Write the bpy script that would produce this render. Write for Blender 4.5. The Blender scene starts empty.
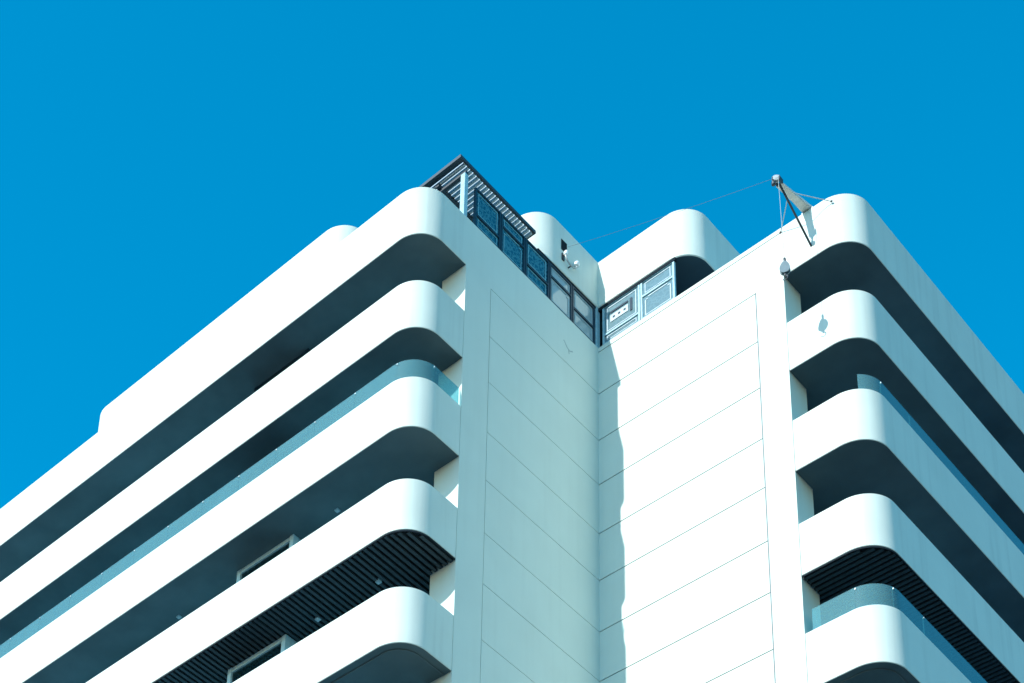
import bpy, bmesh, math, random
from mathutils import Vector, Matrix

random.seed(7)
SC = bpy.context.scene
COL = SC.collection

# ------------------------------------------------------------------ helpers
class MB:
    """collects closed solids and links them as one mesh object"""
    def __init__(self):
        self.bm = bmesh.new()

    def box(self, x0, x1, y0, y1, z0, z1, bev=0.0):
        pts = [(x, y, z) for z in (z0, z1) for y in (y0, y1) for x in (x0, x1)]
        v = [self.bm.verts.new(p) for p in pts]
        fs = [self.bm.faces.new([v[i] for i in q]) for q in
              ((0, 2, 3, 1), (4, 5, 7, 6), (0, 1, 5, 4), (2, 6, 7, 3), (0, 4, 6, 2), (1, 3, 7, 5))]
        if bev > 0:
            es = {e for f in fs for e in f.edges}
            bmesh.ops.bevel(self.bm, geom=list(es), offset=bev, segments=1, affect='EDGES')
        return self

    def prism(self, poly, z0, z1):
        """vertical prism over a counter-clockwise outline"""
        a = [self.bm.verts.new((x, y, z0)) for x, y in poly]
        b = [self.bm.verts.new((x, y, z1)) for x, y in poly]
        n = len(poly)
        self.bm.faces.new(list(reversed(a)))
        self.bm.faces.new(b)
        for i in range(n):
            j = (i + 1) % n
            self.bm.faces.new((a[i], a[j], b[j], b[i]))
        return self

    def ring(self, poly, levels):
        """prism built from several outlines; levels = [(inset, z)...] bottom to top"""
        n = len(poly)
        rows = []
        for ins, z in levels:
            p = offset_closed(poly, ins)
            rows.append([self.bm.verts.new((x, y, z)) for x, y in p])
        self.bm.faces.new(list(reversed(rows[0])))
        self.bm.faces.new(rows[-1])
        for r in range(len(rows) - 1):
            for i in range(n):
                j = (i + 1) % n
                self.bm.faces.new((rows[r][i], rows[r][j], rows[r + 1][j], rows[r + 1][i]))
        return self

    def sweep(self, path, prof):
        """closed profile (inset, z) swept along an open path (inset goes to the left of travel)"""
        rows = []
        for ins, z in prof:
            rows.append([self.bm.verts.new((x, y, z)) for x, y in offset_open(path, ins)])
        m, n = len(prof), len(path)
        for k in range(m):
            a, b = rows[k], rows[(k + 1) % m]
            for i in range(n - 1):
                self.bm.faces.new((a[i], a[i + 1], b[i + 1], b[i]))
        self.bm.faces.new([rows[k][0] for k in range(m)])
        self.bm.faces.new([rows[k][n - 1] for k in reversed(range(m))])
        return self

    def tube(self, pts, r, seg=10, r2=None):
        pts = [Vector(p) for p in pts]
        r2 = r if r2 is None else r2
        rows = []
        up = Vector((0.123, 0.31, 0.94)).normalized()
        for i, p in enumerate(pts):
            d = (pts[min(i + 1, len(pts) - 1)] - pts[max(i - 1, 0)]).normalized()
            u = d.cross(up)
            if u.length < 1e-3:
                u = d.cross(Vector((1, 0, 0)))
            u.normalize()
            w = d.cross(u)
            rr = r + (r2 - r) * i / max(1, len(pts) - 1)
            rows.append([self.bm.verts.new(p + (u * math.cos(t) + w * math.sin(t)) * rr)
                         for t in [2 * math.pi * k / seg for k in range(seg)]])
        for i in range(len(rows) - 1):
            for k in range(seg):
                j = (k + 1) % seg
                self.bm.faces.new((rows[i][k], rows[i][j], rows[i + 1][j], rows[i + 1][k]))
        self.bm.faces.new(rows[0])
        self.bm.faces.new(list(reversed(rows[-1])))
        return self

    def bar(self, a, b, w, h):
        """square bar between two points, w across, h high"""
        a, b = Vector(a), Vector(b)
        d = (b - a).normalized()
        s = d.cross(Vector((0, 0, 1)))
        if s.length < 1e-3:
            s = Vector((1, 0, 0))
        s.normalize()
        t = s.cross(d)
        rows = [[self.bm.verts.new(p + s * sx * w / 2 + t * sz * h / 2)
                 for sx, sz in ((-1, -1), (1, -1), (1, 1), (-1, 1))] for p in (a, b)]
        for k in range(4):
            j = (k + 1) % 4
            self.bm.faces.new((rows[0][k], rows[0][j], rows[1][j], rows[1][k]))
        self.bm.faces.new(list(reversed(rows[0])))
        self.bm.faces.new(rows[1])
        return self

    def lathe(self, prof, centre, axis, seg=20):
        """(radius, along) outline turned round an axis"""
        axis = Vector(axis).normalized()
        u = axis.cross(Vector((0.3, 0.2, 0.9))).normalized()
        w = axis.cross(u)
        c = Vector(centre)
        rows = [[self.bm.verts.new(c + axis * h + (u * math.cos(t) + w * math.sin(t)) * max(r, 1e-4))
                 for t in [2 * math.pi * k / seg for k in range(seg)]] for r, h in prof]
        for i in range(len(rows) - 1):
            for k in range(seg):
                j = (k + 1) % seg
                self.bm.faces.new((rows[i][k], rows[i][j], rows[i + 1][j], rows[i + 1][k]))
        self.bm.faces.new(list(reversed(rows[0])))
        self.bm.faces.new(rows[-1])
        return self

    def build(self, name, mat, parent=None, origin=(0, 0, 0), sharp=35):
        bm = self.bm
        o0 = Vector(origin)
        for v in bm.verts:
            v.co -= o0
        bmesh.ops.recalc_face_normals(bm, faces=bm.faces)
        me = bpy.data.meshes.new(name)
        bm.to_mesh(me)
        bm.free()
        for p in me.polygons:
            p.use_smooth = True
        me.set_sharp_from_angle(angle=math.radians(sharp))
        if mat:
            me.materials.append(mat)
        o = bpy.data.objects.new(name, me)
        COL.objects.link(o)
        if parent is not None:
            o.parent = parent
            o.location = o0 - world_loc(parent)
        else:
            o.location = o0
        return o


def world_loc(o):
    p = Vector(o.location)
    while o.parent is not None:
        o = o.parent
        p += Vector(o.location)
    return p


def normal(a, b):
    d = Vector((b[0] - a[0], b[1] - a[1])).normalized()
    return Vector((-d.y, d.x))            # left of travel


def offset_open(path, ins):
    out = []
    n = len(path)
    for i, p in enumerate(path):
        if i == 0:
            m = normal(path[0], path[1])
        elif i == n - 1:
            m = normal(path[-2], path[-1])
        else:
            a, b = normal(path[i - 1], p), normal(p, path[i + 1])
            m = (a + b)
            m = m / max(0.3, m.length_squared / 2)
        out.append((p[0] + m.x * ins, p[1] + m.y * ins))
    return out


def offset_closed(poly, ins):
    out = []
    n = len(poly)
    for i, p in enumerate(poly):
        a, b = normal(poly[i - 1], p), normal(p, poly[(i + 1) % n])
        m = a + b
        m = m / max(0.3, m.length_squared / 2)
        out.append((p[0] + m.x * ins, p[1] + m.y * ins))
    return out


def arc(cx, cy, r, a0, a1, n=28):
    return [(cx + r * math.cos(math.radians(a0 + (a1 - a0) * i / n)),
             cy + r * math.sin(math.radians(a0 + (a1 - a0) * i / n))) for i in range(n + 1)]


def empty(name, loc, label, cat, group=None):
    o = bpy.data.objects.new(name, None)
    o.empty_display_size = 0.3
    COL.objects.link(o)
    o.location = loc
    tag(o, label, cat, group)
    return o


def tag(o, label=None, cat=None, group=None, kind=None):
    for k, v in (('label', label), ('category', cat), ('group', group), ('kind', kind)):
        if v:
            o[k] = v
    return o


# ------------------------------------------------------------------ materials
def mat_base(name):
    m = bpy.data.materials.new(name)
    m.use_nodes = True
    nt = m.node_tree
    return m, nt, nt.nodes['Principled BSDF']


def painted(name, col, rough=0.6, streak=0.06, mottle=0.05, bump=0.02, spec=0.3):
    """render paint: faint mottling and faint vertical rain streaks"""
    m, nt, b = mat_base(name)
    N, L = nt.nodes.new, nt.links.new
    tc = N('ShaderNodeTexCoord')
    mp = N('ShaderNodeMapping')
    mp.inputs['Scale'].default_value = (2.6, 2.6, 0.14)
    L(tc.outputs['Object'], mp.inputs['Vector'])
    n1 = N('ShaderNodeTexNoise')
    n1.inputs['Scale'].default_value = 1.6
    n1.inputs['Detail'].default_value = 6
    L(mp.outputs[0], n1.inputs['Vector'])
    n2 = N('ShaderNodeTexNoise')
    n2.inputs['Scale'].default_value = 0.9
    n2.inputs['Detail'].default_value = 8
    L(tc.outputs['Object'], n2.inputs['Vector'])
    r1 = N('ShaderNodeMapRange')
    r1.inputs['From Min'].default_value = 0.50
    r1.inputs['From Max'].default_value = 0.72
    r1.inputs['To Min'].default_value = 1.0
    r1.inputs['To Max'].default_value = 1.0 - streak * 2.2
    L(n1.outputs['Fac'], r1.inputs['Value'])
    r2 = N('ShaderNodeMapRange')
    r2.inputs['From Min'].default_value = 0.3
    r2.inputs['From Max'].default_value = 0.7
    r2.inputs['To Min'].default_value = 1.0 - mottle
    r2.inputs['To Max'].default_value = 1.0 + mottle * 0.4
    L(n2.outputs['Fac'], r2.inputs['Value'])
    mu = N('ShaderNodeMath'); mu.operation = 'MULTIPLY'
    L(r1.outputs[0], mu.inputs[0]); L(r2.outputs[0], mu.inputs[1])
    mx = N('ShaderNodeMix'); mx.data_type = 'RGBA'; mx.blend_type = 'MULTIPLY'
    mx.inputs['Factor'].default_value = 1.0
    mx.inputs['A'].default_value = (*col, 1)
    cb = N('ShaderNodeCombineColor')
    for i in range(3):
        L(mu.outputs[0], cb.inputs[i])
    L(cb.outputs[0], mx.inputs['B'])
    L(mx.outputs['Result'], b.inputs['Base Color'])
    b.inputs['Roughness'].default_value = rough
    b.inputs['Specular IOR Level'].default_value = spec
    n3 = N('ShaderNodeTexNoise')
    n3.inputs['Scale'].default_value = 35
    n3.inputs['Detail'].default_value = 4
    L(tc.outputs['Object'], n3.inputs['Vector'])
    bp = N('ShaderNodeBump')
    bp.inputs['Strength'].default_value = bump * 10
    bp.inputs['Distance'].default_value = 0.004
    L(n3.outputs['Fac'], bp.inputs['Height'])
    L(bp.outputs[0], b.inputs['Normal'])
    return m


def plain(name, col, rough=0.5, metal=0.0, spec=0.5):
    m, nt, b = mat_base(name)
    N, L = nt.nodes.new, nt.links.new
    tc = N('ShaderNodeTexCoord')
    n = N('ShaderNodeTexNoise')
    n.inputs['Scale'].default_value = 9
    n.inputs['Detail'].default_value = 5
    L(tc.outputs['Object'], n.inputs['Vector'])
    rp = N('ShaderNodeValToRGB')
    rp.color_ramp.elements[0].position = 0.3
    rp.color_ramp.elements[1].position = 0.7
    rp.color_ramp.elements[0].color = (*[c * 0.85 for c in col], 1)
    rp.color_ramp.elements[1].color = (*[min(1, c * 1.08) for c in col], 1)
    L(n.outputs['Fac'], rp.inputs[0])
    L(rp.outputs[0], b.inputs['Base Color'])
    b.inputs['Roughness'].default_value = rough
    b.inputs['Metallic'].default_value = metal
    b.inputs['Specular IOR Level'].default_value = spec
    return m


def glass(name, tint, dust_reflect_col, dust_reflect, refl=1.5, rough=0.02, reflect_col=None):
    """tinted sheet glass: see-through tint + fresnel reflection + a dusty film"""
    m = bpy.data.materials.new(name)
    m.use_nodes = True
    nt = m.node_tree
    nt.nodes.clear()
    N, L = nt.nodes.new, nt.links.new
    out = N('ShaderNodeOutputMaterial')
    tr = N('ShaderNodeBsdfTransparent')
    tr.inputs[0].default_value = (*tint, 1)
    gl = N('ShaderNodeBsdfGlossy')
    gl.inputs['Roughness'].default_value = rough
    gl.inputs['Color'].default_value = (0.9, 0.98, 1.0, 1)
    fr = N('ShaderNodeFresnel')
    fr.inputs['IOR'].default_value = refl
    df = N('ShaderNodeBsdfDiffuse')
    tc = N('ShaderNodeTexCoord')
    nz = N('ShaderNodeTexNoise')
    nz.inputs['Scale'].default_value = 2.5
    nz.inputs['Detail'].default_value = 6
    L(tc.outputs['Object'], nz.inputs['Vector'])
    mr = N('ShaderNodeMapRange')
    mr.inputs['To Min'].default_value = dust_reflect * 0.92
    mr.inputs['To Max'].default_value = dust_reflect * 1.08
    L(nz.outputs['Fac'], mr.inputs['Value'])
    df.inputs['Color'].default_value = (*dust_reflect_col, 1)
    if reflect_col:                       # lattice of reflections painted into the glass colour
        pn = N('ShaderNodeTexVoronoi')
        pn.feature = 'DISTANCE_TO_EDGE'
        pn.inputs['Scale'].default_value = 7.0
        wn = N('ShaderNodeTexNoise')
        wn.inputs['Scale'].default_value = 9
        wn.inputs['Detail'].default_value = 3
        L(tc.outputs['Object'], wn.inputs['Vector'])
        wm = N('ShaderNodeMix'); wm.data_type = 'RGBA'; wm.blend_type = 'LINEAR_LIGHT'
        wm.inputs['Factor'].default_value = 0.09
        L(tc.outputs['Object'], wm.inputs['A']); L(wn.outputs['Color'], wm.inputs['B'])
        L(wm.outputs['Result'], pn.inputs['Vector'])
        pr = N('ShaderNodeValToRGB')
        pr.color_ramp.elements[0].position = 0.05
        pr.color_ramp.elements[1].position = 0.16
        pr.color_ramp.elements[0].color = (*reflect_col, 1)
        pr.color_ramp.elements[1].color = (*dust_reflect_col, 1)
        L(pn.outputs['Distance'], pr.inputs[0])
        L(pr.outputs[0], df.inputs['Color'])
    m1 = N('ShaderNodeMixShader')
    L(mr.outputs[0], m1.inputs[0]); L(tr.outputs[0], m1.inputs[1]); L(df.outputs[0], m1.inputs[2])
    m2 = N('ShaderNodeMixShader')
    ge = N('ShaderNodeNewGeometry')
    ff = N('ShaderNodeMath'); ff.operation = 'SUBTRACT'; ff.use_clamp = True
    L(fr.outputs[0], ff.inputs[0]); L(ge.outputs['Backfacing'], ff.inputs[1])
    L(ff.outputs[0], m2.inputs[0]); L(m1.outputs[0], m2.inputs[1]); L(gl.outputs[0], m2.inputs[2])
    L(m2.outputs[0], out.inputs[0])
    return m


WHITE = (0.59, 0.665, 0.60)
M = {}
M['white'] = painted('white_render_paint', WHITE, 0.65, 0.012, 0.03)
M['band'] = painted('white_band_paint', WHITE, 0.55, 0.04, 0.05)
M['soffit'] = painted('soffit_paint', (0.098, 0.152, 0.168), 0.8, 0.0, 0.22)  # shade on the white undersides is put into this darker colour
M['scuff'] = plain('scuffed_paint', (0.36, 0.44, 0.42), 0.8)
M['floor'] = plain('floor_tile', (0.24, 0.50, 0.60), 0.6)  # blue tint added so hidden floors bounce cooler light onto the piers
M['sealant'] = plain('joint_sealant', (0.22, 0.26, 0.28), 0.8)
M['back'] = painted('pale_blue_wall_paint', (0.22, 0.52, 0.64), 0.6, 0.0, 0.05)  # blue tint added so unseen walls bounce cooler light onto the piers
M['dark_soffit'] = painted('dark_soffit_paint', (0.045, 0.085, 0.105), 0.8, 0.0, 0.1)  # deeper shade under the penthouse, put into the colour
M['slat'] = plain('slat_metal', (0.050, 0.078, 0.090), 0.6, 0.0, 0.2)
M['dark'] = plain('dark_cavity_board', (0.012, 0.02, 0.026), 0.9, 0.0, 0.1)  # near-black, also paints the shade in slat gaps and the fascia hole
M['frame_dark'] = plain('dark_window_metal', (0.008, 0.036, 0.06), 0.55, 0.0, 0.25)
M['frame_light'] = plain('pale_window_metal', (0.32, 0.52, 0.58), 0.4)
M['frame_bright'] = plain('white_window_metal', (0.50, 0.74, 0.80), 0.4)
M['pergola'] = plain('pergola_slat_paint', (0.38, 0.48, 0.51), 0.6)
M['rim'] = plain('pergola_rim_paint', (0.02, 0.04, 0.055), 0.5)
M['steel'] = plain('galvanised_steel', (0.42, 0.47, 0.47), 0.5, 0.15)
M['steel_dark'] = plain('weathered_steel', (0.05, 0.06, 0.065), 0.5, 0.4)
M['arm'] = plain('pale_arm_paint', (0.60, 0.60, 0.56), 0.5, 0.0)
M['block'] = plain('grey_block_paint', (0.12, 0.18, 0.20), 0.5)  # shade of the unlit side is put into this grey
M['clamp'] = plain('bright_clamp_steel', (0.45, 0.55, 0.56), 0.4, 0.2)
M['glass_bal'] = glass('balustrade_glass', (0.55, 0.86, 0.90), (0.24, 0.46, 0.48), 0.25, 1.36)
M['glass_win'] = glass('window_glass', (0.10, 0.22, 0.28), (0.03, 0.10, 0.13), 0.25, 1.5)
M['glass_screen'] = glass('wind_screen_glass', (0.05, 0.20, 0.28), (0.012, 0.10, 0.16), 0.7, 1.45, 0.02, (0.065, 0.25, 0.31))  # second colour paints lattice reflections on the screens
M['glass_sun'] = glass('bright_window_glass', (0.25, 0.45, 0.5), (0.17, 0.28, 0.31), 0.75, 1.45, 0.02, (0.20, 0.32, 0.35))  # sunlit brightness and reflections put into the pane colour
M['glass_pale'] = glass('pale_window_glass', (0.25, 0.45, 0.5), (0.40, 0.50, 0.52), 0.75, 1.45)  # reflection of the sunlit wall put into the pane colour
M['film'] = plain('window_film', (0.13, 0.36, 0.44), 0.6)  # this and the next two paint reflections as outlines on the panes
M['film_pale'] = plain('pale_window_film', (0.24, 0.40, 0.45), 0.6)
M['film_white'] = plain('window_film_white', (0.44, 0.56, 0.60), 0.6)  # painted reflections, also the downlight diffusers
M['concrete'] = painted('roof_concrete', (0.3, 0.33, 0.34), 0.9, 0.0, 0.2)
M['lamp'] = plain('lamp_enamel', (0.8, 0.85, 0.85), 0.3)

# ------------------------------------------------------------------ setting
gm, nt, b = mat_base('asphalt')
N, L = nt.nodes.new, nt.links.new
tc = N('ShaderNodeTexCoord'); nz = N('ShaderNodeTexNoise'); nz.inputs['Scale'].default_value = 0.08
nz.inputs['Detail'].default_value = 10
L(tc.outputs['Object'], nz.inputs['Vector'])
rp = N('ShaderNodeValToRGB')
rp.color_ramp.elements[0].color = (0.035, 0.045, 0.05, 1)
rp.color_ramp.elements[1].color = (0.06, 0.075, 0.08, 1)
L(nz.outputs['Fac'], rp.inputs[0]); L(rp.outputs[0], b.inputs['Base Color'])
b.inputs['Roughness'].default_value = 0.9
GZ = -1.6
bm = bmesh.new()
g = 3000
bm.faces.new([bm.verts.new(p) for p in ((-g, -g, GZ), (g, -g, GZ), (g, g, GZ), (-g, g, GZ))])
me = bpy.data.meshes.new('ground'); bm.to_mesh(me); bm.free(); me.materials.append(gm)
ground = bpy.data.objects.new('ground', me); COL.objects.link(ground)
tag(ground, kind='structure')

# ------------------------------------------------------------------ the building
YL, XR, RAD = -7.09, 7.33, 0.78      # outer faces of the balcony bands, corner radius
YP, XP = -5.45, 5.43                 # ends of the corner piers
PITCH = 3.174
NF = 14
LEND, REND = -26.0, 22.0
def zsof(k, side='L'): return 42.85 - PITCH * k if side == 'L' else 42.83 - 3.186 * k
def ztop(k, side='L'): return 44.50 if k == 0 else zsof(k, side) + 1.575

B = empty('apartment_building', (0, 0, GZ),
          'white high-rise apartment block with rounded balcony bands and recessed corner', 'building')

# --- panelled corner walls ------------------------------------------------
def joints():
    zs = []
    for k in range(NF):
        zs += [42.83 - PITCH * k, 41.19 - PITCH * k]
    return [z for z in zs if z > GZ + 0.5]

T = 0.024      # joint depth
def panel_wall(along_x, a0, ag, a1, G):
    """a0..ag field with joints, ag..a1 plain strip. Outer skin over a block."""
    mb = MB()
    def slab(u0, u1, z0, z1):
        lo, hi = min(u0, u1), max(u0, u1)
        if along_x:
            mb.box(lo, hi, 0, T, z0, z1)
        else:
            mb.box(-T, 0, lo, hi, z0, z1)
    zs = joints()
    s = 1 if a1 > a0 else -1
    top = 44.5
    cop = 44.34
    if along_x:
        slab(a0, a1, cop + G / 2, top)
        slab(a0, a1, zs[0] + G / 2, cop - G / 2)
    else:
        slab(a0, a1, zs[0] + G / 2, top)
    slab(ag + s * G / 2, a1, GZ, zs[0] + G / 2)
    for i, z in enumerate(zs):
        z2 = zs[i + 1] + G / 2 if i + 1 < len(zs) else GZ
        slab(a0, ag - s * G / 2, z2, z - G / 2)
    # sealant sheet at the bottom of the joints, then the block behind the skin
    if along_x:
        mb.box(-T, a1, T, 0.75, GZ, top)
    else:
        mb.box(-0.75, -T, a1, 0.75, GZ, top)
    return mb

panel_wall(False, 0, -4.48, YP, 0.018).build('shaded_corner_wall', M['white'], B)
MB().box(-T + 0.001, -T + 0.004, -4.6, -0.02, GZ, 44.2).build('joint_sealant', M['sealant'], B)
panel_wall(True, 0, 4.66, XP, 0.032).build('sunlit_corner_wall', M['white'], B)
MB().box(0.02, XP - 0.02, T - 0.004, T - 0.001, GZ, 44.4).build('joint_sealant', M['sealant'], B)

sc_ = MB()
for (y0, za), (y1, zb_) in (((-1.50, 43.56), (-1.36, 43.40)), ((-1.36, 43.40), (-1.24, 43.36)), ((-1.24, 43.36), (-1.12, 43.44)), ((-1.30, 43.37), (-1.27, 43.24))):
    sc_.bar((0.001, y0, za), (0.001, y1, zb_), 0.004, 0.035)
sc_.build('wall_scuff', M['scuff'], B)

# --- wing walls behind the balconies ---------------------------------------
mb = MB()
mb.box(LEND, -2.0, -5.6, -4.35, GZ, 43.2)
mb.box(LEND, -0.76, -4.34, 9.0, GZ, 43.2)
mb.box(-0.755, 4.25, 0.76, 20.0, GZ, 43.2)
mb.box(4.26, 5.6, 2.2, REND, GZ, 43.2)
mb.build('wing_wall', M['back'], B)

# --- balcony bands ---------------------------------------------------------
pathL = [(LEND, YL)] + arc(-RAD, YL + RAD, RAD, -90, 0) + [(0, YP)]
pathR = [(XP, 0)] + arc(XR - RAD, RAD, RAD, -90, 0) + [(XR, REND)]
TH = 0.16
def band_profile(z0, z1):
    c = 0.012
    return [(c, z0), (0, z0 + c), (0, z1 - c), (c, z1), (TH - c, z1), (TH, z1 - c), (TH, z0 + c), (TH - c, z0)]

def trim_path(side, gap):
    p = list(pathL if side == 'L' else pathR)
    if gap:
        if side == 'L':
            p[-1] = (0, YP - gap)
        else:
            p[0] = (XP + gap, 0)
    return p

def slab_outline(side, ins=TH - 0.01):
    if side == 'L':
        inner = offset_open(pathL, ins)
        inner[-1] = (inner[-1][0], YP - 0.004)
        return inner + [(-0.752, YP - 0.004), (-0.756, -4.346), (-2.004, -4.346), (-2.004, -5.604), (LEND, -5.604)]
    inner = offset_open(pathR, ins)
    inner[0] = (XP + 0.004, inner[0][1])
    return inner + [(5.604, REND), (5.604, 2.196), (4.254, 2.196), (4.254, 0.754), (XP + 0.004, 0.754)]

def band_x_edge(side, t):
    """inner limit of the band at coordinate t (x for the left wing, y for the right)"""
    if side == 'L':
        x = t
        if x < -RAD:
            return YL + 0.028
        d = RAD - 0.028
        q = d * d - (x + RAD) ** 2
        return YL + RAD - math.sqrt(q) if q > 0 else None
    y = t
    if y > RAD:
        return XR - 0.028
    d = RAD - 0.028
    q = d * d - (y - RAD) ** 2
    return XR - RAD + math.sqrt(q) if q > 0 else None

SLATTED = 3
low = MB()
lowslab = MB()
for k in range(NF):
    if zsof(k) < 0:
        break
    for side in 'LR':
        z0, z1 = zsof(k, side), ztop(k, side)
        gap = 0.014 if k else 0.0
        pth = trim_path(side, gap)
        if k > 5:
            low.sweep(pth, band_profile(z0, z1))
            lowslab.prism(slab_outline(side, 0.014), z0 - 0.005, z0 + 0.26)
            continue
        MB().sweep(pth, band_profile(z0 + (0.055 if k == SLATTED else 0), z1)).build('balcony_band', M['band'], B)
        if k == SLATTED:
            MB().prism(slab_outline(side), z0 + 0.12, z0 + 0.26).build('balcony_slab', M['dark'], B)
            MB().sweep(offset_open(trim_path(side, 0.014), 0.014), [(0, z0 + 0.048), (0, z0 + 0.054), (TH + 0.02, z0 + 0.054), (TH + 0.02, z0 + 0.048)]).build('soffit_trim', M['dark'], B)  # dark sheet paints shade into the slat gaps below the white band
            MB().sweep(offset_open(trim_path(side, 0.014), 0.004), [(0, z0), (0, z0 + 0.047), (0.022, z0 + 0.047), (0.022, z0)]).build('soffit_trim', M['dark'], B)
            s = MB()
            if side == 'L':
                x = -0.11
                while x > LEND + 0.2:
                    y0 = band_x_edge('L', min(x - 0.040, x + 0.040) if x < -RAD else x + 0.045)
                    y1 = YP if x > -0.76 else (-4.36 if x > -2.0 else -5.61)
                    if y0 is not None and y1 - y0 > 0.1:
                        s.box(x - 0.040, x + 0.040, y0, y1 - 0.006, z0 + 0.002, z0 + 0.046)
                    x -= 0.152
            else:
                y = 0.11
                while y < REND - 0.2:
                    x1 = band_x_edge('R', y if y > RAD else y - 0.045)
                    x0 = XP if y < 0.76 else (4.26 if y < 2.2 else 5.61)
                    if x1 is not None and x1 - x0 > 0.1:
                        s.box(x0 + 0.006, x1, y - 0.040, y + 0.040, z0 + 0.002, z0 + 0.046)
                    y += 0.152
            s.build('slatted_soffit', M['slat'], B)
        else:
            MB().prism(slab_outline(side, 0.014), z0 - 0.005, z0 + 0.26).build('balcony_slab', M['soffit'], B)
            if k == 4:
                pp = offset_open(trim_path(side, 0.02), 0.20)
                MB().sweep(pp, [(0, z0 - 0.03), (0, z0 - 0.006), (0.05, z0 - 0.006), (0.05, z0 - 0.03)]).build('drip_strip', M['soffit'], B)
        MB().prism(slab_outline(side), z0 + 0.262, z0 + 0.30).build('balcony_floor', M['floor'], B)
low.build('lower_balcony_bands', M['band'], B)
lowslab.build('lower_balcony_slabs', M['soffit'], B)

# --- bay windows on the left wing's back wall -------------------------------
def bay(z0, z1, dark=False):
    x0, x1, yf, yb = -6.57, -4.60, -6.21, -5.606
    fm = M['frame_dark'] if dark else M['frame_bright']
    f = MB()
    w = 0.13
    f.box(x0, x0 + w, yf, yb, z0, z1, 0.008)
    f.box(x1 - w, x1, yf, yb, z0, z1, 0.008)
    f.box(x0 + w, x1 - w, yf + 0.015, yb, z1 - 0.15, z1 - 0.02)
    f.box(x0 + w, x1 - w, yf + 0.02, yb, z0, z0 + 0.16)
    o = f.build('bay_window', fm, B, origin=((x0 + x1) / 2, yf, z0))
    MB().box(x0 + w, x1 - w, yf + 0.06, yf + 0.08, z0 + 0.16, z1 - 0.15).build('window_pane', M['glass_win'], o)
    MB().box(x0 + w, x1 - w, yf + 0.2, yf + 0.24, z0 + 0.16, z1 - 0.15).build('window_blind', M['dark'], o)  # near-black board behind the pane
for k in range(5):
    bay(zsof(k + 1) + 0.27, zsof(k) + 0.022, dark=(k in (0, 1)))

# --- glass balustrades ------------------------------------------------------
def cut_path(path, s0, s1, step=0.06):
    """piece of a path between two arc lengths, resampled"""
    acc = [0]
    for i in range(len(path) - 1):
        acc.append(acc[-1] + math.dist(path[i], path[i + 1]))
    def at(s):
        for i in range(len(path) - 1):
            if s <= acc[i + 1] or i == len(path) - 2:
                t = (s - acc[i]) / (acc[i + 1] - acc[i])
                return (path[i][0] + (path[i + 1][0] - path[i][0]) * t, path[i][1] + (path[i + 1][1] - path[i][1]) * t)
    n = max(1, int((s1 - s0) / step))
    if s1 - s0 > 1.0 and n > 40:
        n = 40
    return [at(s0 + (s1 - s0) * i / n) for i in range(n + 1)]

def plen(path):
    return sum(math.dist(path[i], path[i + 1]) for i in range(len(path) - 1))

def balustrade(path, cuts, z0, z1, nclamp=None):
    root = None
    for i in range(len(cuts) - 1):
        p = cut_path(path, cuts[i] + 0.0015, cuts[i + 1] - 0.0015)
        mb = MB().sweep(p, [(0, z0), (0, z1), (0.014, z1), (0.014, z0)])
        if root is None:
            root = mb.build('glass_balustrade', M['glass_bal'], B)
        else:
            mb.build('glass_pane', M['glass_bal'], root)
    for c in (cuts[1:-1] if nclamp is None else cuts[1:-1][:nclamp]):
        q = cut_path(path, c - 0.02, c + 0.02)
        x, y = q[len(q) // 2]
        MB().box(x - 0.016, x + 0.016, y - 0.014, y + 0.016, z1 - 0.07, z1 - 0.03).build('glass_clamp', M['clamp'], root)
    # slim shoe at the foot
    MB().sweep(cut_path(path, cuts[0], cuts[-1], 0.05) if plen(path) < 5 else path_between(path, cuts[0], cuts[-1]),
               [(-0.012, z0 - 0.012), (-0.012, z0 + 0.02), (0.026, z0 + 0.02), (0.026, z0 - 0.012)]).build('base_rail', M['frame_light'], root)

def path_between(path, s0, s1):
    acc = 0
    pts = [cut_path(path, s0, s0 + 0.01)[0]]
    for i in range(1, len(path)):
        acc += math.dist(path[i - 1], path[i])
        if s0 + 0.02 < acc < s1 - 0.02:
            pts.append(path[i])
    pts.append(cut_path(path, s1 - 0.01, s1)[-1])
    return pts

gl = offset_open(trim_path('L', 0.02), 0.05)
LT = plen(gl)
straight = math.dist(gl[0], gl[1])
k = 2
cuts = [LT]
s = straight + 0.12                      # first joint just where the curve begins
arc_end = straight + (RAD - 0.05) * math.pi / 2
cuts = [LT - 0.02, arc_end - 0.1]
while s > 1.2:
    cuts.append(s); s -= 1.31
balustrade(gl, sorted(cuts), ztop(k) + 0.008, ztop(k) + 0.60)

gr = offset_open(trim_path('R', 0.02), 0.05)
RT = plen(gr)
c0 = math.dist(gr[0], gr[1]); arcl = (RAD - 0.05) * math.pi / 2
cuts = [c0 + arcl * 0.42, c0 + arcl * 0.95]
while cuts[-1] + 1.4 < RT - 0.2:
    cuts.append(cuts[-1] + 1.31)
balustrade(gr, cuts, ztop(2, 'R') + 0.008, ztop(2, 'R') + 0.50, 1)
cuts = [0.15, c0 + 0.08, c0 + arcl * 0.80]
while cuts[-1] + 1.4 < RT - 0.2:
    cuts.append(cuts[-1] + 1.25)
balustrade(gr, cuts, ztop(4, 'R') + 0.008, ztop(4, 'R') + 0.63, 3)

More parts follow.
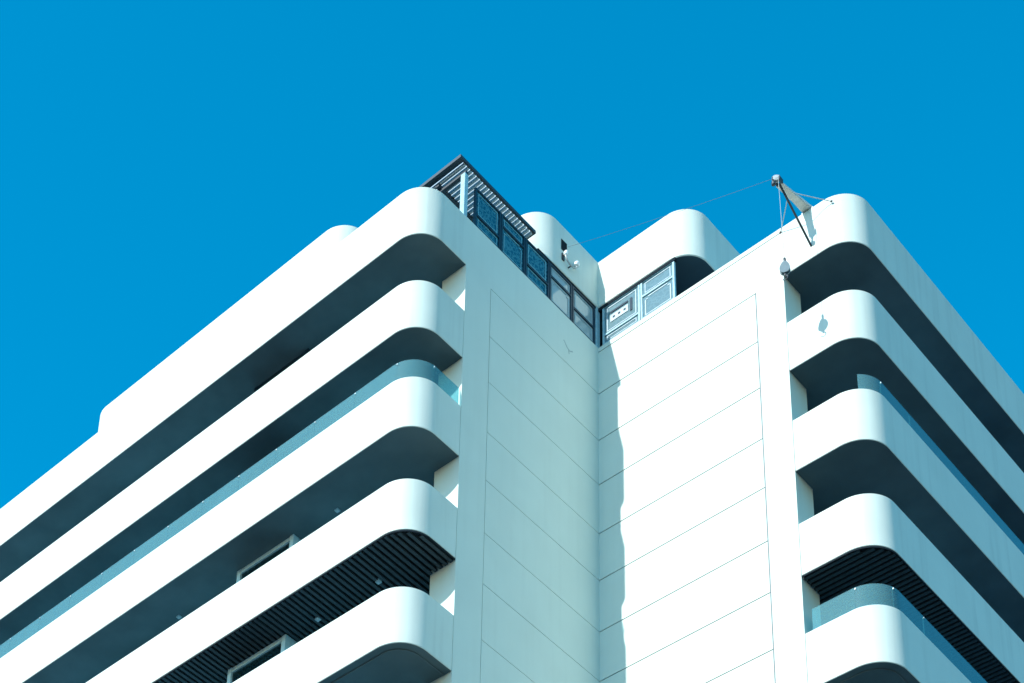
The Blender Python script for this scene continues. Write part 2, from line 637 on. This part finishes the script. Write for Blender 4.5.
# --- penthouse ---------------------------------------------------------------
r = 0.75
XE, YW, XW, YS = 2.92, -2.6, -4.0, -5.76
poly = [(0, 0)]
poly += arc(XE - r, r, r, -90, 0) + [(XE, 9.0), (-14.5, 9.0)]
poly += arc(-14.5 + r, YS + r, r, 180, 270)
poly += arc(XW - r, YS + r, r, -90, 0) + [(XW, YW)]
poly += arc(-r, YW + r, r, -90, 0)
MB().ring(poly, [(0.02, 46.0), (0, 46.02), (0, 47.72), (0.03, 47.75)]).build('penthouse_fascia', M['band'], B)

MB().prism(offset_closed(poly, 0.025), 45.985, 46.0).build('penthouse_soffit', M['dark_soffit'], B)  # plate added to paint the fascia's underside in shade

mb = MB()
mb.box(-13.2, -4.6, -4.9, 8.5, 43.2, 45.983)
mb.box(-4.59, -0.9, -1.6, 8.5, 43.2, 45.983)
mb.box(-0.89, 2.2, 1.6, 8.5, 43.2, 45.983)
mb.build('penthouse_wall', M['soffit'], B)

def win_frame(along_x, u0, u1, zt, zb, transom, wmul=0.055, left_post=True):
    """dark frame, pane(s) of one penthouse window; plane X=0 or Y=0, set 2 cm in"""
    f = MB()
    d0, d1 = 0.02, 0.09
    def bx(mb, a0, a1, z0, z1, e0=d0, e1=d1):
        lo, hi = min(a0, a1), max(a0, a1)
        if along_x:
            mb.box(lo, hi, e0, e1, z0, z1)
        else:
            mb.box(-e1, -e0, lo, hi, z0, z1)
    bx(f, u0, u0 + wmul, zb, zt)
    bx(f, u1 - wmul, u1, zb, zt)
    bx(f, u0 + wmul, u1 - wmul, zt - wmul, zt)
    bx(f, u0 + wmul, u1 - wmul, zb, zb + wmul)
    bx(f, u0 + wmul, u1 - wmul, transom - 0.03, transom + 0.03)
    return f, bx

def reflection_outline(bx, mb, a0, a1, z0, z1, w, cham=0.0):
    """outline of tape on a pane, optionally with clipped top corners"""
    bx(mb, a0, a0 + w, z0, z1 - cham, 0.040, 0.045)
    bx(mb, a1 - w, a1, z0, z1 - cham, 0.040, 0.045)
    bx(mb, a0 + w, a1 - w, z0, z0 + w, 0.040, 0.045)
    if cham:
        bx(mb, a0 + cham, a1 - cham, z1 - w, z1, 0.040, 0.045)
        bx(mb, a0 + w, a0 + cham, z1 - cham, z1 - cham + w, 0.040, 0.045)
        bx(mb, a1 - cham, a1 - w, z1 - cham, z1 - cham + w, 0.040, 0.045)
    else:
        bx(mb, a0 + w, a1 - w, z1 - w, z1, 0.040, 0.045)

ZT, ZB = 45.92, 44.51
def speckle(bx, mb, a0, a1, z0, z1, n, rnd, smin=0.02, smax=0.10):
    for i in range(n):
        a = rnd.uniform(a0, a1 - smax); z = rnd.uniform(z0, z1 - 0.05)
        w = rnd.uniform(smin, smax); h = rnd.uniform(0.012, 0.05)
        e = 0.046 + 0.0006 * i
        bx(mb, a, a + w, z, z + h, e, e + 0.0005)

def penthouse_window(along_x, u0, u1, transom, seed, frame, pane, reflect_mat, style):
    rnd = random.Random(seed)
    f, bx = win_frame(along_x, u0, u1, ZT, ZB, transom)
    c = (0.5 * (u0 + u1), 0.05, ZB) if along_x else (-0.05, 0.5 * (u0 + u1), ZB)
    o = f.build('penthouse_window', frame, B, origin=c)
    w = 0.055
    for z0, z1 in ((ZB + w, transom - 0.03), (transom + 0.03, ZT - w)):
        p = MB(); bx(p, u0 + w, u1 - w, z0, z1, 0.052, 0.060)
        p.build('window_pane', pane, o)
        t = MB()
        big = z1 - z0 > 0.5
        m = 0.07
        reflection_outline(bx, t, u0 + w + m, u1 - w - m, z0 + m * 0.8, z1 - m * 0.8, 0.028 if big else 0.022,
             0.10 if (big and style != 'square') else 0.0)
        t.build('film_border', reflect_mat, o)
    return o, bx

# glass wind screens and windows along the shaded wall, then the sunlit pair
rows = [(-5.14, -4.12, 44.97, 'square'), (-4.10, -3.12, 45.50, 'arch'), (-3.10, -2.10, 45.03, 'square'),
        (-2.08, -1.12, 45.47, 'arch'), (-1.10, -0.12, 45.14, 'square')]
for i, (a, bb, tr, st) in enumerate(rows):
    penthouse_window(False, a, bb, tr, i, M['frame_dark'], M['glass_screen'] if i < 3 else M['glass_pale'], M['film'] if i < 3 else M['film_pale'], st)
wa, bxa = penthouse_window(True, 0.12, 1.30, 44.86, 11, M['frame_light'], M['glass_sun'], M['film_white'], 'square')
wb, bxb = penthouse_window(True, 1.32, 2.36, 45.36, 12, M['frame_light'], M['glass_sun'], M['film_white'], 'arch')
# pale strip with three dark squares and a dark bar that paint a reflection in the first sunlit window
t = MB(); bxa(t, 0.36, 0.92, 45.22, 45.46, 0.036, 0.039); t.build('film_strip', M['film_white'], wa)
t = MB()
for a in (0.44, 0.61, 0.78):
    bxa(t, a, a + 0.07, 45.31, 45.38, 0.032, 0.0355)
bxa(t, 0.98, 1.05, 45.16, 45.62, 0.032, 0.0355)
bxa(t, 0.36, 0.92, 45.54, 45.60, 0.032, 0.0355)
t.build('film_mark', M['frame_dark'], wa)
# dark head trim over the windows and the corner post
mb = MB()
mb.box(-0.10, -0.012, -2.6, -0.09, 45.925, 45.983)
mb.box(-0.012, 2.40, 0.004, 0.10, 45.875, 45.983)
mb.build('window_head_trim', M['dark'], B)
MB().box(-0.085, -0.005, -0.085, 0.085, 44.5, 45.983, 0.006).build('corner_post', M['frame_light'], B)

# --- dark plate for the square hole in the left fascia -----------------------------------------
MB().box(0.002, 0.012, -1.64, -1.40, 46.80, 47.18).build('vent_opening', M['dark'], B)  # flat dark plate stands in for the shaded inside of the hole

# ------------------------------------------------------------------ pergola
P = empty('pergola', (-1.7, -4.3, 44.5), 'slatted rooftop pergola with dark rim behind the rounded top corner', 'pergola')
px0, px1, py0, py1, pz = -3.9, 0.0, -5.80, -2.72, 46.40
rim = MB()
rim.box(px0, px1, py0, py0 + 0.16, pz, pz + 0.10)
rim.box(px0, px1, py1 - 0.09, py1, pz, pz + 0.10)
rim.box(px1 - 0.06, px1, py0 + 0.16, py1 - 0.09, pz, pz + 0.10)
rim.box(px0, px0 + 0.08, py0 + 0.16, py1 - 0.09, pz, pz + 0.10)
rim.build('rim_beam', M['rim'], P)
lv = MB()
y = py0 + 0.22
while y < py1 - 0.12:
    lv.box(px0 + 0.08, px1 - 0.061, y, y + 0.052, pz - 0.06, pz + 0.095)
    y += 0.130
lv.build('louvre_slats', M['pergola'], P)
MB().box(-0.95, -0.85, py0 + 0.17, py1 - 0.09, pz - 0.16, pz - 0.062).build('cross_beam', M['rim'], P)
MB().box(-2.0, -1.88, py0 + 0.17, py1 - 0.09, pz - 0.16, pz - 0.062).build('cross_beam', M['rim'], P)
MB().box(px0 + 0.08, -0.06, -5.52, -5.42, pz - 0.26, pz - 0.162).build('cross_beam', M['rim'], P)
MB().box(-0.20, -0.06, -5.54, -5.40, 44.502, pz - 0.262, 0.008).build('post', M['frame_light'], P)
MB().box(-3.8, -3.66, -5.54, -5.40, 43.21, pz - 0.262, 0.008).build('post', M['frame_light'], P)

# ------------------------------------------------------------------ davit on the right parapet
H = Vector((6.10, -1.30, 44.42))
D = empty('davit', (6.15, 0.1, 44.5), 'grey steel davit arm jutting over the right parapet with guy rods and pulley', 'davit')
mb = MB()
base = Vector((6.14, 0.12, 44.60))
mb.bar(base + Vector((-0.11, 0, 0)), H + Vector((-0.03, 0.12, 0)), 0.035, 0.07)
mb.bar(base + Vector((0.11, 0, 0)), H + Vector((0.03, 0.12, 0)), 0.035, 0.07)
for t in (0.15, 0.35, 0.55, 0.75):
    p = base.lerp(H, t); w = 0.11 * (1 - t) + 0.03 * t
    mb.bar(p + Vector((-w, 0, 0)), p + Vector((w, 0, 0)), 0.03, 0.04)
mb.bar(base + Vector((0, 0, -0.05)), H + Vector((0, 0.12, -0.05)), 0.17, 0.014)
mb.build('arm', M['arm'], D)
mb = MB().box(5.98, 6.30, 0.02, 0.24, 44.502, 44.56, 0.006)
for bx_, by_ in ((6.01, 0.05), (6.27, 0.05), (6.01, 0.21), (6.27, 0.21)):
    mb.lathe([(0.016, 0), (0.016, 0.018), (0.008, 0.02), (0.008, 0.035)], (bx_, by_, 44.558), (0, 0, 1), 8)
mb.build('base_plate', M['steel'], D)
MB().tube([(6.2, -0.004, 43.22), H + Vector((0.02, 0.1, -0.06))], 0.026, 10).build('strut', M['steel_dark'], D)
MB().tube([(6.80, -0.002, 44.26), base.lerp(H, 0.62)], 0.011, 8).build('guy_rod', M['steel'], D)
MB().tube([(5.42, -0.002, 44.34), base.lerp(H, 0.62)], 0.011, 8).build('guy_rod', M['steel'], D)
for x, z in ((6.80, 44.26), (5.42, 44.34)):
    MB().lathe([(0.032, 0), (0.032, 0.012), (0.015, 0.016), (0.015, 0.035)], (x, -0.002, z), (0, -1, 0), 14).build('wall_anchor', M['steel_dark'], D)
shv = MB().lathe([(0.02, -0.06), (0.05, -0.058), (0.05, -0.048), (0.095, -0.045), (0.095, -0.022), (0.07, -0.01), (0.07, 0.01), (0.095, 0.022), (0.095, 0.045), (0.05, 0.048), (0.05, 0.058), (0.02, 0.06)],
           H + Vector((0, 0.0, 0.03)), (0.55, -0.8, 0.1), 24).build('pulley', M['steel'], D)
mb = MB()
mb.bar(H + Vector((-0.05, 0.14, -0.02)), H + Vector((-0.05, -0.1, 0.0)), 0.02, 0.12)
mb.bar(H + Vector((0.09, 0.14, -0.02)), H + Vector((0.09, -0.02, 0.0)), 0.02, 0.14)
mb.lathe([(0.03, -0.02), (0.05, 0), (0.05, 0.09), (0.02, 0.12)], H + Vector((-0.01, -0.12, -0.28)), (0, 0, 1), 12)
mb.build('pulley_bracket', M['steel_dark'], D)
MB().tube([H + Vector((0.08, -0.05, 0.02)), (6.20, -1.32, 41.62)], 0.0055, 6).build('hoist_wire', M['steel'], D)

# hook block hanging from the wire
hb = empty('hook_block', (6.20, -1.32, 41.05), 'grey hook block dangling on a wire beside the right corner', 'hook block')
ca, sa = math.cos(math.radians(24)), math.sin(math.radians(24))
ol = []
for i in range(28):
    t = 2 * math.pi * i / 28
    zz = math.sin(t); ww = 0.115 * math.cos(t) * (1.0 - 0.28 * zz)
    ol.append((ww, 0.185 * zz))
mb = MB()
for y0, y1 in ((-0.055, -0.03), (0.03, 0.055)):
    va = [mb.bm.verts.new((6.20 + w_ * ca - y0 * sa, -1.32 + w_ * sa + y0 * ca, 41.30 + h_)) for w_, h_ in ol]
    vb = [mb.bm.verts.new((6.20 + w_ * ca - y1 * sa, -1.32 + w_ * sa + y1 * ca, 41.30 + h_)) for w_, h_ in ol]
    mb.bm.faces.new(va); mb.bm.faces.new(list(reversed(vb)))
    for i in range(28):
        j = (i + 1) % 28
        mb.bm.faces.new((va[i], va[j], vb[j], vb[i]))
mb.build('cheek_plates', M['block'], hb)
MB().lathe([(0.03, -0.028), (0.10, -0.028), (0.08, 0), (0.10, 0.028), (0.03, 0.028)], (6.20, -1.32, 41.30), (-sa, ca, 0), 20).build('sheave', M['steel_dark'], hb)
mb = MB()
mb.tube([(6.20, -1.32, 41.62), (6.21, -1.32, 41.53), (6.20, -1.32, 41.44)], 0.03, 8)
mb.tube([(6.20, -1.32, 41.12), (6.20, -1.32, 41.04)], 0.03, 8)
mb.build('swivel', M['steel_dark'], hb)
hk = [(6.2 + 0.06 * math.sin(t), -1.32, 40.98 + 0.06 * math.cos(t)) for t in [i * math.pi * 1.5 / 12 for i in range(13)]]
MB().tube([(6.2, -1.32, 41.08)] + hk, 0.018, 8, 0.010).build('hook', M['steel_dark'], hb)

# thin line from the davit head to the left fascia
a, c = H + Vector((-0.08, -0.04, 0.06)), Vector((0.012, -1.35, 47.12))
pts = []
for i in range(25):
    t = i / 24
    q = a.lerp(c, t); q.z -= 0.05 * 4 * t * (1 - t)
    pts.append(q)
w = MB().tube(pts, 0.0038, 6).build('cable', M['steel_dark'], None, origin=c)
tag(w, 'thin dark cable strung across the sky from davit to fascia', 'cable')

# white lamp bracket under the hole
lp = empty('wall_lamp', (0.0, -1.4, 46.4), 'small white lamp on curved arm below the hole in the left fascia', 'wall lamp')
cv = []
for i in range(13):
    t = math.pi * (0.95 + 1.1 * i / 12)
    cv.append((0.10, -1.33 + 0.24 * math.cos(t) * -1, 46.55 + 0.20 * math.sin(t)))
MB().tube(cv, 0.022, 8).build('arm', M['steel'], lp)
MB().box(0.002, 0.03, -1.62, -1.52, 46.42, 46.66).build('back_plate', M['steel_dark'], lp)
for yy, rr in ((cv[0][1], 0.075), (cv[-1][1], 0.055)):
    MB().lathe([(0.02, -0.08), (rr, -0.05), (rr * 1.1, 0.02), (rr * 0.7, 0.07), (0.01, 0.09)], (0.10, yy, 46.62), (0.3, 0, 1), 16).build('lamp_head', M['lamp'], lp)
MB().box(0.002, 0.10, -1.345, -1.315, 46.335, 46.365).build('bracket', M['steel_dark'], lp)

# square downlights in the slatted soffit
def downlight(x, y, z, label, group):
    e = MB().box(x - 0.06, x + 0.06, y - 0.06, y + 0.06, z - 0.03, z + 0.05, 0.008).build('downlight', M['frame_light'], None, origin=(x, y, z))
    tag(e, label, 'downlight', group)
    MB().box(x - 0.042, x + 0.042, y - 0.042, y + 0.042, z - 0.036, z - 0.031).build('diffuser', M['film_white'], e)
zs3 = zsof(3) + 0.006
downlight(-1.76, -6.08, zs3, 'square downlight in slatted soffit, the one nearer the rounded corner', 'square downlights under the slatted balcony')
downlight(-3.66, -6.08, zs3, 'square downlight in slatted soffit, the one nearer the window bay', 'square downlights under the slatted balcony')
zs2 = zsof(2) - 0.006
downlight(-3.26, -6.08, zs2, 'tiny downlight in plain dark soffit between the rounded corner and the window bay', 'tiny downlights under the plain soffit')
downlight(-8.88, -6.04, zs2, 'tiny downlight in plain dark soffit, left of the window bay', 'tiny downlights under the plain soffit')

# ------------------------------------------------------------------ sky, sun, camera
Ldir = Vector((0.12, 1.0, -0.65)).normalized()
sun = bpy.data.lights.new('Sun', 'SUN')
sun.energy = 3.15
sun.angle = math.radians(0.53)
sun.color = (1.0, 0.985, 0.965)
so = bpy.data.objects.new('Sun', sun); COL.objects.link(so)
so.rotation_euler = Ldir.to_track_quat('-Z', 'Y').to_euler()
elev = math.asin(-Ldir.z)
sd = -Ldir
az = math.atan2(sd.x, sd.y)        # from +Y towards +X

W = bpy.data.worlds.new('World'); SC.world = W; W.use_nodes = True
nt = W.node_tree
bg = nt.nodes['Background']
sky = nt.nodes.new('ShaderNodeTexSky')
sky.sky_type = 'NISHITA'
sky.sun_disc = False
sky.sun_elevation = elev
sky.sun_rotation = az
sky.altitude = 0
sky.air_density = 1.0
sky.dust_density = 0.3
sky.ozone_density = 1.2
SAT, TINT, SKY = 1.6, (1.0, 1.07, 1.06), 0.15
hs = nt.nodes.new('ShaderNodeHueSaturation')
hs.inputs['Saturation'].default_value = SAT
hs.inputs["Hue"].default_value = 0.480
nt.links.new(sky.outputs[0], hs.inputs['Color'])
mx = nt.nodes.new('ShaderNodeMix'); mx.data_type = 'RGBA'; mx.blend_type = 'MULTIPLY'
mx.inputs['Factor'].default_value = 1.0
mx.inputs['B'].default_value = (*TINT, 1)
nt.links.new(hs.outputs[0], mx.inputs['A'])
nt.links.new(mx.outputs['Result'], bg.inputs['Color'])
bg.inputs['Strength'].default_value = SKY

cam = bpy.data.cameras.new('Camera')
co = bpy.data.objects.new('Camera', cam); COL.objects.link(co)
SC.camera = co
R0 = (0.67804491, 0.72940577, 0.09067704)
R1 = (-0.25540679, 0.34948826, -0.90145733)
R2 = (-0.68921874, 0.58806903, 0.42326392)
mw = Matrix((( R0[0], -R1[0], -R2[0], 23.219),
             ( R0[1], -R1[1], -R2[1], -32.419),
             ( R0[2], -R1[2], -R2[2], 0.0),
             (0, 0, 0, 1)))
co.matrix_world = mw
cam.sensor_fit = 'HORIZONTAL'
cam.sensor_width = 36
cam.lens = 2028.526 / 1024 * 36
cam.shift_x = (512 - 149.076) / 1024
cam.shift_y = (1208.277 - 341.5) / 1024
cam.clip_start = 0.5
cam.clip_end = 8000

SC.render.engine = 'CYCLES'
SC.cycles.use_denoising = True
SC.cycles.denoising_prefilter = 'ACCURATE'
SC.view_settings.view_transform = 'Standard'
SC.view_settings.look = 'None'
SC.view_settings.gamma = 1
SC.view_settings.use_curve_mapping = False
SC.view_settings.exposure = 0.95
